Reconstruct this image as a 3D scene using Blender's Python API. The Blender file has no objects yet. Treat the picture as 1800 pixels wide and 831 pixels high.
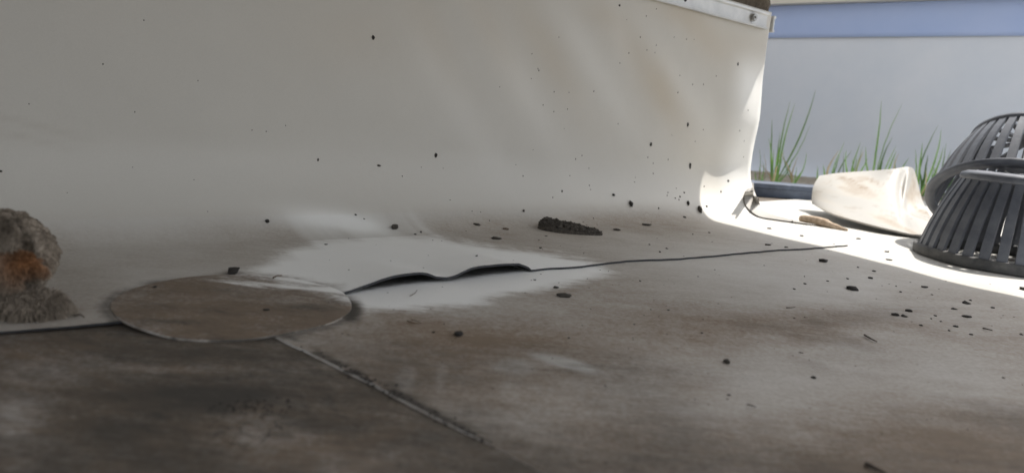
import bpy, math, random
import numpy as np
from mathutils import Vector, Matrix
from mathutils.bvhtree import BVHTree

random.seed(7); RNG = np.random.default_rng(11)
S = bpy.context.scene
COL = S.collection
PI = math.pi

# ------------------------------------------------------------------ camera
FPX, CAMH = 1300.0, 0.13                      # focal length in px of the 1800 px wide photo, lens height in m
PITCH, ROLL = math.radians(9.2), math.radians(5.0)
_r0 = np.array([1, 0, 0.0]); FW = np.array([0, math.cos(PITCH), -math.sin(PITCH)])
_u0 = np.array([0, math.sin(PITCH), math.cos(PITCH)])
RT = _r0 * math.cos(ROLL) + _u0 * math.sin(ROLL)
UP = _u0 * math.cos(ROLL) - _r0 * math.sin(ROLL)
CAM = np.array([0, 0, CAMH])
cd = bpy.data.cameras.new('camera'); cam = bpy.data.objects.new('camera', cd); COL.objects.link(cam)
cd.sensor_width = 36.0; cd.lens = FPX / 1800 * 36.0; cd.clip_start = 0.01; cd.clip_end = 200
cam.matrix_world = Matrix(((RT[0], UP[0], -FW[0], 0), (RT[1], UP[1], -FW[1], 0), (RT[2], UP[2], -FW[2], CAMH), (0, 0, 0, 1)))
cd.dof.use_dof = True; cd.dof.focus_distance = 0.72; cd.dof.aperture_fstop = 8.5
S.camera = cam

# ------------------------------------------------------------------ roof axes: u along the curb wall, w into it
D = np.array([.755, .656, 0]); D /= np.linalg.norm(D)
W_ = np.array([-D[1], D[0], 0])
def uwz(u, w, z=0.0): return D * u + W_ * w + np.array([0, 0, z])
def to_uw(x, y): return x * D[0] + y * D[1], x * W_[0] + y * W_[1]

# ------------------------------------------------------------------ light
SUNV = D * 1.0 + W_ * (-0.15) + np.array([0, 0, 1.46]); SUNV /= np.linalg.norm(SUNV)
SUN_EL = math.asin(SUNV[2]); SUN_AZ = math.atan2(SUNV[0], SUNV[1])
wd = bpy.data.worlds.new('World'); S.world = wd; wd.use_nodes = True
nt = wd.node_tree; bg = nt.nodes['Background']; sky = nt.nodes.new('ShaderNodeTexSky')
sky.sky_type = 'NISHITA'; sky.sun_disc = False; sky.sun_elevation = SUN_EL; sky.sun_rotation = SUN_AZ
sky.dust_density = 2.5; sky.air_density = 1.0; sky.ozone_density = 1.0
hs_ = nt.nodes.new('ShaderNodeHueSaturation'); hs_.inputs['Saturation'].default_value = .25      # thin bright haze: a whitish sky
nt.links.new(sky.outputs[0], hs_.inputs['Color']); nt.links.new(hs_.outputs[0], bg.inputs[0]); bg.inputs[1].default_value = 0.15
sl = bpy.data.lights.new('sun', 'SUN'); so = bpy.data.objects.new('sun', sl); COL.objects.link(so)
sl.energy = 3.3; sl.angle = math.radians(0.5); sl.color = (1, .95, .88)
so.rotation_euler = Vector(-SUNV).to_track_quat('-Z', 'Y').to_euler()
S.view_settings.view_transform = 'Standard'; S.view_settings.look = 'None'
S.view_settings.gamma = 1.0; S.view_settings.use_curve_mapping = False
S.view_settings.exposure = 0.86

# ------------------------------------------------------------------ survey: a point of the photo -> a place on the roof
def ray(px, py): return RT * (px - 900) / FPX - UP * (py - 415.5) / FPX + FW
def floor_at(px, py, z=0.0):
    r = ray(px, py); return CAM + r * ((z - CAMH) / r[2])
def depth_at(px, py, Y):
    r = ray(px, py); return CAM + r * (Y / r[1])
def plane_at(px, py, p0, nrm):
    r = ray(px, py); return CAM + r * (np.dot(p0 - CAM, nrm) / np.dot(r, nrm))
def project(P):
    q = P - CAM; z = np.maximum(q @ FW, 1e-3)
    return 900 + FPX * (q @ RT) / z, 415.5 - FPX * (q @ UP) / z

# ------------------------------------------------------------------ numpy noise
_tab = RNG.random((256, 256))
def vnoise(x, y):
    xi = np.floor(x).astype(int); yi = np.floor(y).astype(int); fx = x - xi; fy = y - yi
    fx = fx * fx * (3 - 2 * fx); fy = fy * fy * (3 - 2 * fy)
    a = _tab[xi & 255, yi & 255]; b = _tab[(xi + 1) & 255, yi & 255]
    c = _tab[xi & 255, (yi + 1) & 255]; e = _tab[(xi + 1) & 255, (yi + 1) & 255]
    return (a * (1 - fx) + b * fx) * (1 - fy) + (c * (1 - fx) + e * fx) * fy
def fbm(x, y, n=4):
    s = 0; a = .5; t = 0
    for k in range(n):
        s = s + a * vnoise(x * 2 ** k + 17.3 * k, y * 2 ** k + 9.1 * k); t += a; a *= .5
    return s / t
def sstep(a, b, x):
    t = np.clip((x - a) / (b - a), 0, 1); return t * t * (3 - 2 * t)

# ------------------------------------------------------------------ mesh helpers
class MB:
    def __init__(self): self.v = []; self.f = []; self.n = 0; self.smooth = True
    def add(self, V, F):
        V = np.asarray(V, float).reshape(-1, 3); self.v.append(V)
        self.f += [tuple(i + self.n for i in f) for f in F]; self.n += len(V)
    def grid(self, P, closed_u=False, closed_v=False, flip=False):
        P = np.asarray(P, float); a, b = P.shape[:2]; F = []
        for i in range(a if closed_u else a - 1):
            for j in range(b if closed_v else b - 1):
                i2 = (i + 1) % a; j2 = (j + 1) % b
                q = (i * b + j, i2 * b + j, i2 * b + j2, i * b + j2)
                F.append(q[::-1] if flip else q)
        self.add(P.reshape(-1, 3), F)
    def box(self, c, ax, ay, az, hx, hy, hz):
        c, ax, ay, az = [np.asarray(q, float) for q in (c, ax, ay, az)]
        V = [c + ax * hx * i + ay * hy * j + az * hz * k for k in (-1, 1) for j in (-1, 1) for i in (-1, 1)]
        self.add(V, [(0, 2, 3, 1), (4, 5, 7, 6), (0, 1, 5, 4), (2, 6, 7, 3), (0, 4, 6, 2), (1, 3, 7, 5)])
    def prism(self, poly, base, e1, e2, e3, L):          # poly in (e1,e2), extruded along e3 by L
        n = len(poly); A = [base + e1 * p[0] + e2 * p[1] for p in poly]
        self.add(A + [q + e3 * L for q in A], [(i, (i + 1) % n, n + (i + 1) % n, n + i) for i in range(n)] + [tuple(range(n))[::-1], tuple(range(n, 2 * n))])
    def tube(self, pts, rad, k=8, squash=1.0, caps=True):
        pts = np.asarray(pts, float); m = len(pts); rad = np.broadcast_to(rad, (m,)); R = []
        for i in range(m):
            t = pts[min(i + 1, m - 1)] - pts[max(i - 1, 0)]; t = t / (np.linalg.norm(t) + 1e-9)
            h = np.array([0, 0, 1.0]) if abs(t[2]) < .9 else np.array([1.0, 0, 0])
            a = np.cross(t, h); a /= np.linalg.norm(a); b = np.cross(a, t)
            R.append([pts[i] + (a * math.cos(2 * PI * j / k) + b * squash * math.sin(2 * PI * j / k)) * rad[i] for j in range(k)])
        n0 = self.n; self.grid(R, closed_v=True)
        if caps: self.f += [tuple(n0 + j for j in range(k)), tuple(n0 + (m - 1) * k + j for j in range(k))[::-1]]
def link(o, parent=None):
    COL.objects.link(o)
    if parent is not None: o.parent = parent
    return o
def build(name, mb, mat, parent=None, smooth=True, attrs=None, origin=None):
    V = np.concatenate(mb.v)
    if parent is not None: org = np.array(parent.get('_o', (0, 0, 0)), float)
    elif origin is not None: org = np.asarray(origin, float)
    else: org = np.array([V[:, 0].mean(), V[:, 1].mean(), V[:, 2].min()])
    me = bpy.data.meshes.new(name); me.from_pydata((V - org).tolist(), [], mb.f)
    if smooth: me.polygons.foreach_set('use_smooth', [True] * len(me.polygons))
    me.materials.append(mat)
    for k, a in (attrs or {}).items():
        at = me.attributes.new(k, 'FLOAT', 'POINT'); at.data.foreach_set('value', np.asarray(a, np.float32))
    me.update(); o = bpy.data.objects.new(name, me); link(o, parent)
    if parent is None: o.location = org; o['_o'] = org.tolist()
    else: o['_o'] = org.tolist()
    return o
def tag(o, label=None, cat=None, group=None, kind=None):
    for k, q in (('label', label), ('category', cat), ('group', group), ('kind', kind)):
        if q: o[k] = q
    return o
def thing(name, label, cat, loc, group=None):
    o = bpy.data.objects.new(name, None); link(o); o.location = loc; o['_o'] = [float(q) for q in loc]
    o.empty_display_size = .02
    return tag(o, label, cat, group)
def thick(P, t):                                         # a grid given real thickness, rim closed
    P = np.asarray(P, float); a, b = P.shape[:2]
    du = np.gradient(P, axis=0); dv = np.gradient(P, axis=1); N = np.cross(du, dv)
    N /= np.linalg.norm(N, axis=2, keepdims=True) + 1e-12; Q = P - N * t
    m = MB(); m.grid(P); m.grid(Q, flip=True)
    per = [(i, 0) for i in range(a)] + [(a - 1, j) for j in range(1, b)] + [(i, b - 1) for i in range(a - 2, -1, -1)] + [(0, j) for j in range(b - 2, 0, -1)]
    m.grid([[P[i, j] for i, j in per], [Q[i, j] for i, j in per]], closed_v=True)
    return m
def refine(net, nu, nv):                                 # Catmull-Rom refinement of a small control net
    def cr(A, n):
        A = np.asarray(A, float); m = len(A); out = []
        for t in np.linspace(0, m - 1, n):
            i = min(int(t), m - 2); f = t - i
            p0, p1, p2, p3 = A[max(i - 1, 0)], A[i], A[i + 1], A[min(i + 2, m - 1)]
            out.append(.5 * (2 * p1 + (p2 - p0) * f + (2 * p0 - 5 * p1 + 4 * p2 - p3) * f * f + (3 * p1 - p0 - 3 * p2 + p3) * f ** 3))
        return np.array(out)
    A = cr(net, nu); return np.swapaxes(cr(np.swapaxes(A, 0, 1), nv), 0, 1)

# ------------------------------------------------------------------ materials
def newmat(name):
    m = bpy.data.materials.new(name); m.use_nodes = True
    return m, m.node_tree, m.node_tree.nodes['Principled BSDF']
def N(t, kind, **kw):
    n = t.nodes.new(kind)
    for k, q in kw.items(): setattr(n, k, q)
    return n
def noise(t, scale, detail=5, rough=.6, mapping=None, coord='Object', dist=0.0):
    tc = N(t, 'ShaderNodeTexCoord'); mp = N(t, 'ShaderNodeMapping')
    if mapping: mp.inputs['Scale'].default_value = mapping[0]; mp.inputs['Rotation'].default_value = mapping[1]
    t.links.new(tc.outputs[coord], mp.inputs[0]); nz = N(t, 'ShaderNodeTexNoise')
    nz.inputs['Scale'].default_value = scale; nz.inputs['Detail'].default_value = detail; nz.inputs['Roughness'].default_value = rough
    nz.inputs['Distortion'].default_value = dist
    t.links.new(mp.outputs[0], nz.inputs['Vector']); return nz.outputs['Fac']
def math_(t, op, a, b=None, c=None, clamp=False):
    n = N(t, 'ShaderNodeMath', operation=op); n.use_clamp = clamp
    for i, q in enumerate((a, b, c)):
        if q is None: continue
        if isinstance(q, (int, float)): n.inputs[i].default_value = q
        else: t.links.new(q, n.inputs[i])
    return n.outputs[0]
def mixc(t, f, a, b, mode='MIX'):
    n = N(t, 'ShaderNodeMix', data_type='RGBA', blend_type=mode)
    for s, q in ((n.inputs['Factor'], f), (n.inputs['A'], a), (n.inputs['B'], b)):
        if isinstance(q, (int, float)): s.default_value = q
        elif isinstance(q, tuple): s.default_value = (*q, 1)
        else: t.links.new(q, s)
    return n.outputs['Result']
def ramp(t, f, stops):
    r = N(t, 'ShaderNodeValToRGB'); t.links.new(f, r.inputs[0]); e = r.color_ramp.elements
    while len(e) < len(stops): e.new(.5)
    for q, (p, c) in zip(e, stops): q.position = p; q.color = (*c, 1)
    return r.outputs[0]
def bump(t, bsdf, h, strength, dist=.001):
    b = N(t, 'ShaderNodeBump'); b.inputs['Strength'].default_value = strength; b.inputs['Distance'].default_value = dist
    t.links.new(h, b.inputs['Height']); t.links.new(b.outputs[0], bsdf.inputs['Normal'])

def membrane(name, base=(.86, .86, .83), brown=(.215, .160, .112), dark=(.060, .053, .044), rough=.5):
    m, t, p = newmat(name)
    ad = N(t, 'ShaderNodeAttribute', attribute_name='dirt').outputs['Fac']
    ag = N(t, 'ShaderNodeAttribute', attribute_name='grime').outputs['Fac']
    ast = N(t, 'ShaderNodeAttribute', attribute_name='stain').outputs['Fac']
    st = ((1.0, 3.2, 2.0), (0, 0, .10))
    n1 = noise(t, 42, 8, .68, st); n2 = noise(t, 9, 6, .6); n3 = noise(t, 900, 3, .7); n4 = noise(t, 170, 8, .75, st)
    k = math_(t, 'MULTIPLY', math_(t, 'MULTIPLY', ad, math_(t, 'SUBTRACT', 1.0, ad)), 4.0); rg_ = N(t, 'ShaderNodeAttribute', attribute_name='ragged').outputs['Fac']; k = math_(t, 'MULTIPLY', k, math_(t, 'MULTIPLY_ADD', rg_, 1.9, .20))
    jit = math_(t, 'ADD', math_(t, 'MULTIPLY', math_(t, 'SUBTRACT', n1, .5), 1.3), math_(t, 'MULTIPLY', math_(t, 'SUBTRACT', n4, .5), 1.3))
    dd = math_(t, 'MULTIPLY_ADD', k, math_(t, 'MULTIPLY', jit, .62), ad, clamp=True)
    n6 = noise(t, 330, 4, .75); n7 = noise(t, 24, 8, .72, ((1, 1.6, 1), (0, 0, 0)))
    kk = math_(t, 'MULTIPLY', math_(t, 'MULTIPLY', math_(t, 'MULTIPLY', ad, ad), math_(t, 'SUBTRACT', 1.2, ad)), 1.7)
    dd = math_(t, 'MULTIPLY_ADD', math_(t, 'ADD', math_(t, 'MULTIPLY', math_(t, 'SUBTRACT', n6, .5), 1.9), math_(t, 'MULTIPLY', math_(t, 'SUBTRACT', n7, .5), 1.3)), kk, dd, clamp=True)
    dd = math_(t, 'MULTIPLY', dd, math_(t, 'MULTIPLY_ADD', n2, .5, .75), clamp=True)
    kg = math_(t, 'MULTIPLY', math_(t, 'MULTIPLY', ag, math_(t, 'SUBTRACT', 1.0, ag)), 4.0)
    gg = math_(t, 'MULTIPLY_ADD', kg, math_(t, 'MULTIPLY', math_(t, 'ADD', math_(t, 'SUBTRACT', n4, .5), math_(t, 'SUBTRACT', n1, .5)), 1.1), ag, clamp=True)
    af = N(t, 'ShaderNodeAttribute', attribute_name='film').outputs['Fac']
    c = mixc(t, af, base, (.405, .389, .346))
    c = mixc(t, math_(t, 'MULTIPLY', ast, .9), c, (.50, .43, .33))
    c = mixc(t, dd, c, brown); c = mixc(t, gg, c, dark)
    ac = N(t, 'ShaderNodeAttribute', attribute_name='crack').outputs['Fac']
    vo = N(t, 'ShaderNodeTexVoronoi', feature='DISTANCE_TO_EDGE'); vo.inputs['Scale'].default_value = 95
    tc_ = N(t, 'ShaderNodeTexCoord'); nd = N(t, 'ShaderNodeTexNoise'); nd.inputs['Scale'].default_value = 90; t.links.new(tc_.outputs['Object'], nd.inputs['Vector'])
    va = N(t, 'ShaderNodeVectorMath', operation='MULTIPLY_ADD'); t.links.new(nd.outputs['Color'], va.inputs[0]); va.inputs[1].default_value = (.012, .012, 0); t.links.new(tc_.outputs['Object'], va.inputs[2]); t.links.new(va.outputs[0], vo.inputs['Vector'])
    ck = math_(t, 'MULTIPLY', math_(t, 'LESS_THAN', vo.outputs['Distance'], .022), math_(t, 'GREATER_THAN', math_(t, 'MULTIPLY', ac, math_(t, 'ADD', n1, .4)), .42))
    c = mixc(t, math_(t, 'MULTIPLY', ck, .7), c, (.02, .018, .016))
    n5 = noise(t, 60, 7, .8, ((1.0, 9.0, 3.0), (0, 0, .35)), dist=.6)
    sc = math_(t, 'MULTIPLY', math_(t, 'MULTIPLY', math_(t, 'SUBTRACT', n5, .58), 6.0, clamp=True), math_(t, 'MULTIPLY', dd, .50))
    c = mixc(t, sc, c, (.42, .36, .30))
    g = math_(t, 'MULTIPLY_ADD', n3, .16, .92); g2 = math_(t, 'MULTIPLY_ADD', n2, .10, .95)
    c = mixc(t, 1.0, c, math_(t, 'MULTIPLY', g, g2), 'MULTIPLY')
    t.links.new(c, p.inputs['Base Color'])
    t.links.new(math_(t, 'MULTIPLY_ADD', dd, .30, rough), p.inputs['Roughness']); p.inputs['Specular IOR Level'].default_value = .35
    hb = math_(t, 'ADD', math_(t, 'MULTIPLY', n4, .6), math_(t, 'MULTIPLY', n3, .25))
    bump(t, p, hb, .12, .001)
    return m
M = {}
M['mem'] = membrane('white_membrane')
def simple(name, ca, cb, scale=30, rough=.6, bs=.3, metal=0.0, bd=.001, detail=6, spec=.5):
    m, t, p = newmat(name); nz = noise(t, scale, detail, .65)
    t.links.new(ramp(t, nz, [(.3, ca), (.7, cb)]), p.inputs['Base Color'])
    p.inputs['Roughness'].default_value = rough; p.inputs['Metallic'].default_value = metal; p.inputs['Specular IOR Level'].default_value = spec
    bump(t, p, noise(t, scale * 4, 4, .7), bs, bd); return m
M['under'] = simple('black_sheet_underside', (.016, .017, .020), (.05, .052, .058), 220, .7, .5)
M['crumb'] = simple('dark_crumb', (.012, .010, .009), (.05, .043, .036), 260, .95, .9)
M['mud'] = simple('dried_mud', (.020, .017, .014), (.105, .09, .072), 420, .95, .9)
M['leafbit'] = simple('brown_fleck', (.06, .04, .025), (.17, .12, .08), 200, .9, .6)
M['twig'] = simple('twig_bark', (.035, .028, .022), (.09, .07, .05), 300, .9, .6)
M['cast'] = simple('dark_strainer', (.062, .070, .090), (.150, .160, .182), 28, .42, .3)
M['cast_dirty'] = simple('dusty_strainer', (.045, .047, .050), (.14, .138, .132), 40, .7, .4)
M['alu'] = simple('bar_aluminium', (.52, .53, .53), (.68, .68, .67), 40, .42, .15, .25)
M['screw'] = simple('screw_steel', (.3, .3, .3), (.55, .54, .5), 400, .3, .2, .9)
M['hole'] = simple('slot_shadowed', (.01, .01, .01), (.03, .03, .03), 100, .9)
M['pebble'] = simple('aggregate_stone', (.16, .13, .10), (.42, .38, .32), 60, .85, .6)
M['aggr'] = simple('aggregate_matrix', (.07, .055, .04), (.22, .18, .13), 140, .95, 1.0, bd=.004)
M['wood'] = simple('weathered_wood', (.30, .21, .14), (.62, .50, .38), 120, .85, .8)
M['far'] = simple('parapet_membrane', (.63, .695, .80), (.70, .75, .84), 5, .6, .1)
M['band'] = simple('blue_upper_band', (.37, .49, .80), (.42, .53, .82), 4, .6, .1)
M['coping'] = simple('cream_coping', (.60, .59, .54), (.66, .65, .60), 20, .5, .2)
M['strip'] = simple('dark_blue_strip', (.045, .058, .085), (.10, .13, .19), 30, .5, .4)
M['soil'] = simple('sandy_soil', (.24, .20, .15), (.50, .45, .37), 60, .95, .8, bd=.004)
M['unit'] = simple('cabinet_paint', (.30, .295, .28), (.38, .375, .36), 12, .5, .1)
M['offcut'] = membrane('offcut_membrane', base=(.37, .36, .335))
def grass_mat():
    m, t, p = newmat('grass_blade'); n = noise(t, 25, 3)
    c = ramp(t, n, [(.3, (.075, .17, .045)), (.7, (.16, .27, .085))]); t.links.new(c, p.inputs['Base Color'])
    p.inputs['Roughness'].default_value = .5; tr = N(t, 'ShaderNodeBsdfTranslucent'); t.links.new(c, tr.inputs['Color'])
    mx = N(t, 'ShaderNodeMixShader'); mx.inputs[0].default_value = .55; t.links.new(p.outputs[0], mx.inputs[1]); t.links.new(tr.outputs[0], mx.inputs[2])
    t.links.new(mx.outputs[0], t.nodes['Material Output'].inputs[0])
    return m
M['grass'] = grass_mat()
M['straw'] = simple('dry_straw', (.30, .24, .13), (.46, .39, .24), 30, .8, .2)
def rag_mat():
    m, t, p = newmat('fleece_pile'); n = noise(t, 55, 6, .7); n2 = noise(t, 700, 3)
    c = ramp(t, n, [(.28, (.12, .098, .074)), (.5, (.29, .245, .195)), (.72, (.45, .395, .325))])
    at = N(t, 'ShaderNodeAttribute', attribute_name='rust').outputs['Fac']
    c = mixc(t, math_(t, 'MULTIPLY', at, math_(t, 'MULTIPLY_ADD', n, 1.2, .35), clamp=True), c, (.30, .115, .03))
    c = mixc(t, 1.0, c, math_(t, 'MULTIPLY_ADD', n2, .8, .6), 'MULTIPLY')
    t.links.new(c, p.inputs['Base Color']); p.inputs['Roughness'].default_value = 1; p.inputs['Specular IOR Level'].default_value = .1
    return m
M['rag'] = rag_mat()

# ------------------------------------------------------------------ where the dirt lies, with painted sun and shade
def dirt_fields(P, under=0.0):
    """dirt (brown film), grime (black), part painted light and shade, for points lying on the roof; the stains were surveyed off the photo."""
    x, y = P[:, 0], P[:, 1]; px, py = project(np.c_[x, y, np.zeros(len(x))])
    front = (P - CAM) @ FW > .12
    u, w = to_uw(x, y)
    f1 = fbm(x * 14, y * 14); f2 = fbm(x * 40 + 5, y * 60); f3 = fbm(x * 5 + 3, y * 5)
    st = fbm(x * 18, y * 110 + 7)                               # wiped streaks
    def blob(cx, cy, rx, ry, a=0.0, soft=1.0, jag=.25):
        c, s = math.cos(math.radians(a)), math.sin(math.radians(a)); X = (px - cx) * c + (py - cy) * s; Y = -(px - cx) * s + (py - cy) * c
        r = np.sqrt((X / rx) ** 2 + (Y / ry) ** 2) + (f2 - .5) * jag + (st - .5) * jag
        return sstep(1 + soft * .5, 1 - soft * .5, r)
    def poly(pts, soft):
        pts = np.array(pts, float); n = len(pts); ins = np.zeros(len(px), bool); dist = np.full(len(px), 1e9)
        for i in range(n):
            a, b = pts[i], pts[(i + 1) % n]
            cr = ((a[1] > py) != (b[1] > py)); xx = (b[0] - a[0]) * (py - a[1]) / (b[1] - a[1] + 1e-9) + a[0]
            ins ^= cr & (px < xx)
            ab = b - a; t = np.clip(((px - a[0]) * ab[0] + (py - a[1]) * ab[1]) / (ab @ ab), 0, 1)
            dist = np.minimum(dist, np.hypot((px - a[0] - ab[0] * t) * .45, py - a[1] - ab[1] * t))
        sd = np.where(ins, dist, -dist) + (st - .5) * 16 + (f2 - .5) * 10
        return sstep(-soft, soft, sd)
    dirt = .56 + (f3 - .5) * .25 + (f1 - .5) * .22 + (st - .5) * .08
    dirt -= .16 * sstep(380, 440, py) * sstep(640, 400, px) * sstep(560, 500, py)                             # left of the patch
    dirt += .06 * blob(900, 410, 380, 34, 0)                                            # dust along the foot of the cove
    dirt -= .16 * blob(1350, 490, 300, 55, 4); dirt += .17 * sstep(1300, 1650, px) * sstep(500, 600, py)
    dirt += .15 * blob(1000, 600, 520, 80, -2, 1.7, .6)
    dirt += .12 * blob(1150, 580, 330, 40, -2, 1.7, .7)
    dirt += .17 * blob(1480, 555, 210, 28, -8, 1.8, .7)
    dirt += .15 * blob(980, 625, 230, 28, 10, 1.7, .7)
    dirt += .12 * blob(720, 640, 200, 90, 0)
    dirt += .26 * sstep(640, 840, py) + .10 * sstep(560, 700, py) * sstep(1300, 700, px)  # dirt thickens towards the viewer, partly as painted light falloff
    dirt -= .12 * blob(1350, 680, 330, 55, 4, 1.4) + .14 * blob(1600, 640, 260, 50, 6, 1.4)
    dirt -= .50 * blob(990, 641, 62, 9, 14, .9) + .22 * blob(905, 648, 36, 14, 0, .9) + .24 * blob(712, 672, 18, 26, 10, .9)
    dirt -= .2 * blob(775, 665, 10, 22, 15, 1) + .15 * blob(890, 682, 16, 6)
    dirt += .14 * blob(120, 510, 90, 36, 10, 1.4)
    # sunlit floor painted brighter by thinning its dirt
    sunlit_floor = sstep(.80, .98, u - (.442 - w) * -.2)
    dirt = dirt * (1 - .80 * sunlit_floor) + .03 * sunlit_floor
    clean = poly([(470, 470), (545, 432), (650, 416), (780, 424), (940, 450), (1060, 468), (1085, 484), (990, 505), (900, 522), (820, 541), (700, 550), (640, 552), (618, 536), (590, 518), (545, 508), (430, 488)], 10)
    dirt = dirt * (1 - .97 * clean) + .01 * clean
    grime = .0 + .25 * sstep(.55, .8, f1) * sstep(500, 620, py)
    grime += .30 * blob(1490, 560, 120, 14, -6, 1.3) * .6 + .25 * blob(1040, 640, 210, 22, 6, 1.3)
    grime += .42 * sstep(660, 850, py) * sstep(1350, 700, px) + .42 * sstep(680, 860, py) + .16 * blob(690, 690, 190, 70, 25, 1.6) + .08 * sstep(560, 640, py) * sstep(1000, 700, px)  # foreground light falloff painted in as grime, on top of real dirt
    # black line of dirt caught along the seams
    a = floor_at(505, 603); b = floor_at(885, 800)
    ab = (b - a)[:2]; L = np.hypot(*ab); tt = ((x - a[0]) * ab[0] + (y - a[1]) * ab[1]) / L; nn = ((x - a[0]) * -ab[1] + (y - a[1]) * ab[0]) / L
    seam = np.exp(-((nn - .002) / .004) ** 2) * (nn > -.0005) * sstep(-.02, .0, tt) * sstep(.17, .10, tt) * sstep(.42, .6, fbm(x * 90, y * 90))
    grime += .9 * seam
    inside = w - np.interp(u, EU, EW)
    grime = grime + under * .85 * sstep(.002, .012, inside) * (lift(u) > .001)  # shade inside the lifted seam, painted on as grime
    cxy = np.hypot(x + .165, y - .44)
    ring = np.exp(-((cxy - .071) / .0035) ** 2)
    grime += .65 * ring * (1 - .85 * clean) * (.5 + f2 * .9)
    grime += .8 * blob(620, 550, 16, 22, 0, 1, .6) * (1 - clean * .5)
    far = ~front
    dirt = np.where(far, .6, dirt); grime = np.where(far, .1, grime)
    return np.clip(dirt, 0, 1), np.clip(grime, 0, 1), clean
def left_fields(P):
    """the near-left sheet is almost black with trodden dirt"""
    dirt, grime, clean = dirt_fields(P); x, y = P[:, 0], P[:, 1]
    f = fbm(x * 22, y * 30); g = fbm(x * 70, y * 120 + 4)
    px, py = project(np.c_[x, y, np.zeros(len(x))])
    def e(cx, cy, rx, ry): return np.exp(-((px - cx) / rx) ** 2 - ((py - cy) / ry) ** 2)
    gr = .60 + (f - .5) * .55 + (g - .5) * .25
    gr -= .38 * e(460, 755, 70, 45) + .32 * e(300, 646, 120, 10) + .25 * e(20, 720, 60, 120) + .22 * e(110, 655, 90, 40) + .3 * e(590, 800, 120, 40)
    gr += .35 * e(430, 700, 90, 22) + .35 * e(520, 745, 90, 18) + .2 * e(300, 690, 200, 12) + .2 * e(330, 620, 200, 14)
    dl = .95 - .15 * e(15, 735, 60, 70) - .14 * e(300, 646, 130, 9) - .12 * e(110, 655, 90, 26) - .12 * e(455, 752, 75, 34) - .1 * e(600, 640, 70, 8) + (fbm(x * 120, y * 240) - .5) * .25
    gr += .30 * sstep(.60, .75, fbm(x * 160 + 3, y * 260)) * e(450, 720, 260, 90)
    return np.clip(dl, 0, 1), np.clip(gr + .10, 0, 1), clean

# ------------------------------------------------------------------ seam edge of the curb flashing (u -> w, lift)
_edge = [(-400, 600), (0, 582), (190, 570), (400, 545), (590, 522), (680, 509), (770, 497), (800, 496), (870, 486), (945, 476)]
_edge2 = [(1000, 468), (1100, 457.5), (1180, 454), (1290, 446), (1415, 437.5), (1490, 430)]
EU, EW = [], []
for q in _edge: a, b = to_uw(*floor_at(*q, .0015)[:2]); EU.append(a); EW.append(b)
for q in _edge2: a, b = to_uw(*floor_at(*q, .0035)[:2]); EU.append(a); EW.append(b)
EU = np.array(EU); EW = np.array(EW)
EU = np.r_[-1.6, EU]; EW = np.r_[EW[0], EW]
U_END = EU[-1]
def edge_w(u): return np.interp(u, EU, EW) + .0004 * np.sin(u * 90) + .0003 * np.sin(u * 233)
_lip = [(590, 521), (615, 512), (640, 505), (665, 497), (690, 492), (715, 489), (740, 487.5), (755, 489), (770, 494.5), (785, 495), (797, 492), (812, 485), (830, 478.5), (855, 475.5), (880, 474), (920, 472), (940, 472.2), (948, 475)]
LU, LZ = [], []
for q in _lip:
    b = plane_at(*q, W_ * .443, W_); LU.append(b @ D); LZ.append(max(b[2] - .0006, 0) * 1.08)
LZ = np.array(LZ); LZ[0] = LZ[-1] = 0; LZ[-2] = min(LZ[-2], .0035)
def lift(u): return np.interp(u, LU, LZ, left=0, right=0)

def und(x, y): return (fbm(x * 6 + 2, y * 6) - .5) * .0045 * sstep(.0, .3, y - .2)

# ------------------------------------------------------------------ roof field sheet (the ground)
ys = np.concatenate([np.linspace(-6, .12, 24)[:-1], np.geomspace(.12, 2.6, 330), np.geomspace(2.65, 30, 30)])
k = np.linspace(-1, 1, 260); ks = np.sign(k) * np.abs(k) ** 1.0 * 1.05
G = np.zeros((len(ys), len(ks), 3))
for i, y in enumerate(ys):
    s = max(y, .12); ext = s * ks
    far = np.where(np.abs(ks) > .98, np.sign(ks) * 30, 0)
    G[i, :, 0] = np.where(far != 0, far, ext); G[i, :, 1] = y
G[:, :, 2] = und(G[..., 0], G[..., 1])
mb = MB(); mb.grid(G, flip=True)
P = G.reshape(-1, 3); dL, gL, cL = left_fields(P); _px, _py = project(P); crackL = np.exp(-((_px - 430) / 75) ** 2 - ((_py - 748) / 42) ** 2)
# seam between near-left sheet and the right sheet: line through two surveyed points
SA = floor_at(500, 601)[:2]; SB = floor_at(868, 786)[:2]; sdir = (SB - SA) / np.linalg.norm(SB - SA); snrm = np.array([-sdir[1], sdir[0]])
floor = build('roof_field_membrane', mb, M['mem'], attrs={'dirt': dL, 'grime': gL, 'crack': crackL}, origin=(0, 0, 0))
tag(floor, kind='structure')

# right-hand roof sheet, lapped 1.6 mm over the near-left one
def sheet_right():
    # coordinates: a along the seam (from under the flashing towards us), b to the right of it
    a0 = -.30; aa = np.concatenate([np.linspace(-.30, .0, 70), np.linspace(.004, .40, 150), np.linspace(.42, 2.2, 16)])
    bb = np.concatenate([np.linspace(0, .05, 34), np.geomspace(.052, .9, 240), np.geomspace(.92, 9, 24)])
    A, B = np.meshgrid(aa, bb, indexing='ij')
    wob = (fbm(A[:, :1] * 40, A[:, :1] * 0 + 3) - .5) * .0022
    X = SA[0] + sdir[0] * A + snrm[0] * (B + wob * np.exp(-B / .02)); Y = SA[1] + sdir[1] * A + snrm[1] * (B + wob * np.exp(-B / .02))
    th = .0013 * (1 - .9 * sstep(.11, .17, A)) * np.ones_like(B)
    Z = und(X, Y) + th
    return np.stack([X, Y, Z], -1), A
GR, A_ = sheet_right()
if snrm @ np.array([1, 0]) < 0: raise SystemExit('seam side')
mb = MB(); mb.grid(GR)
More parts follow.
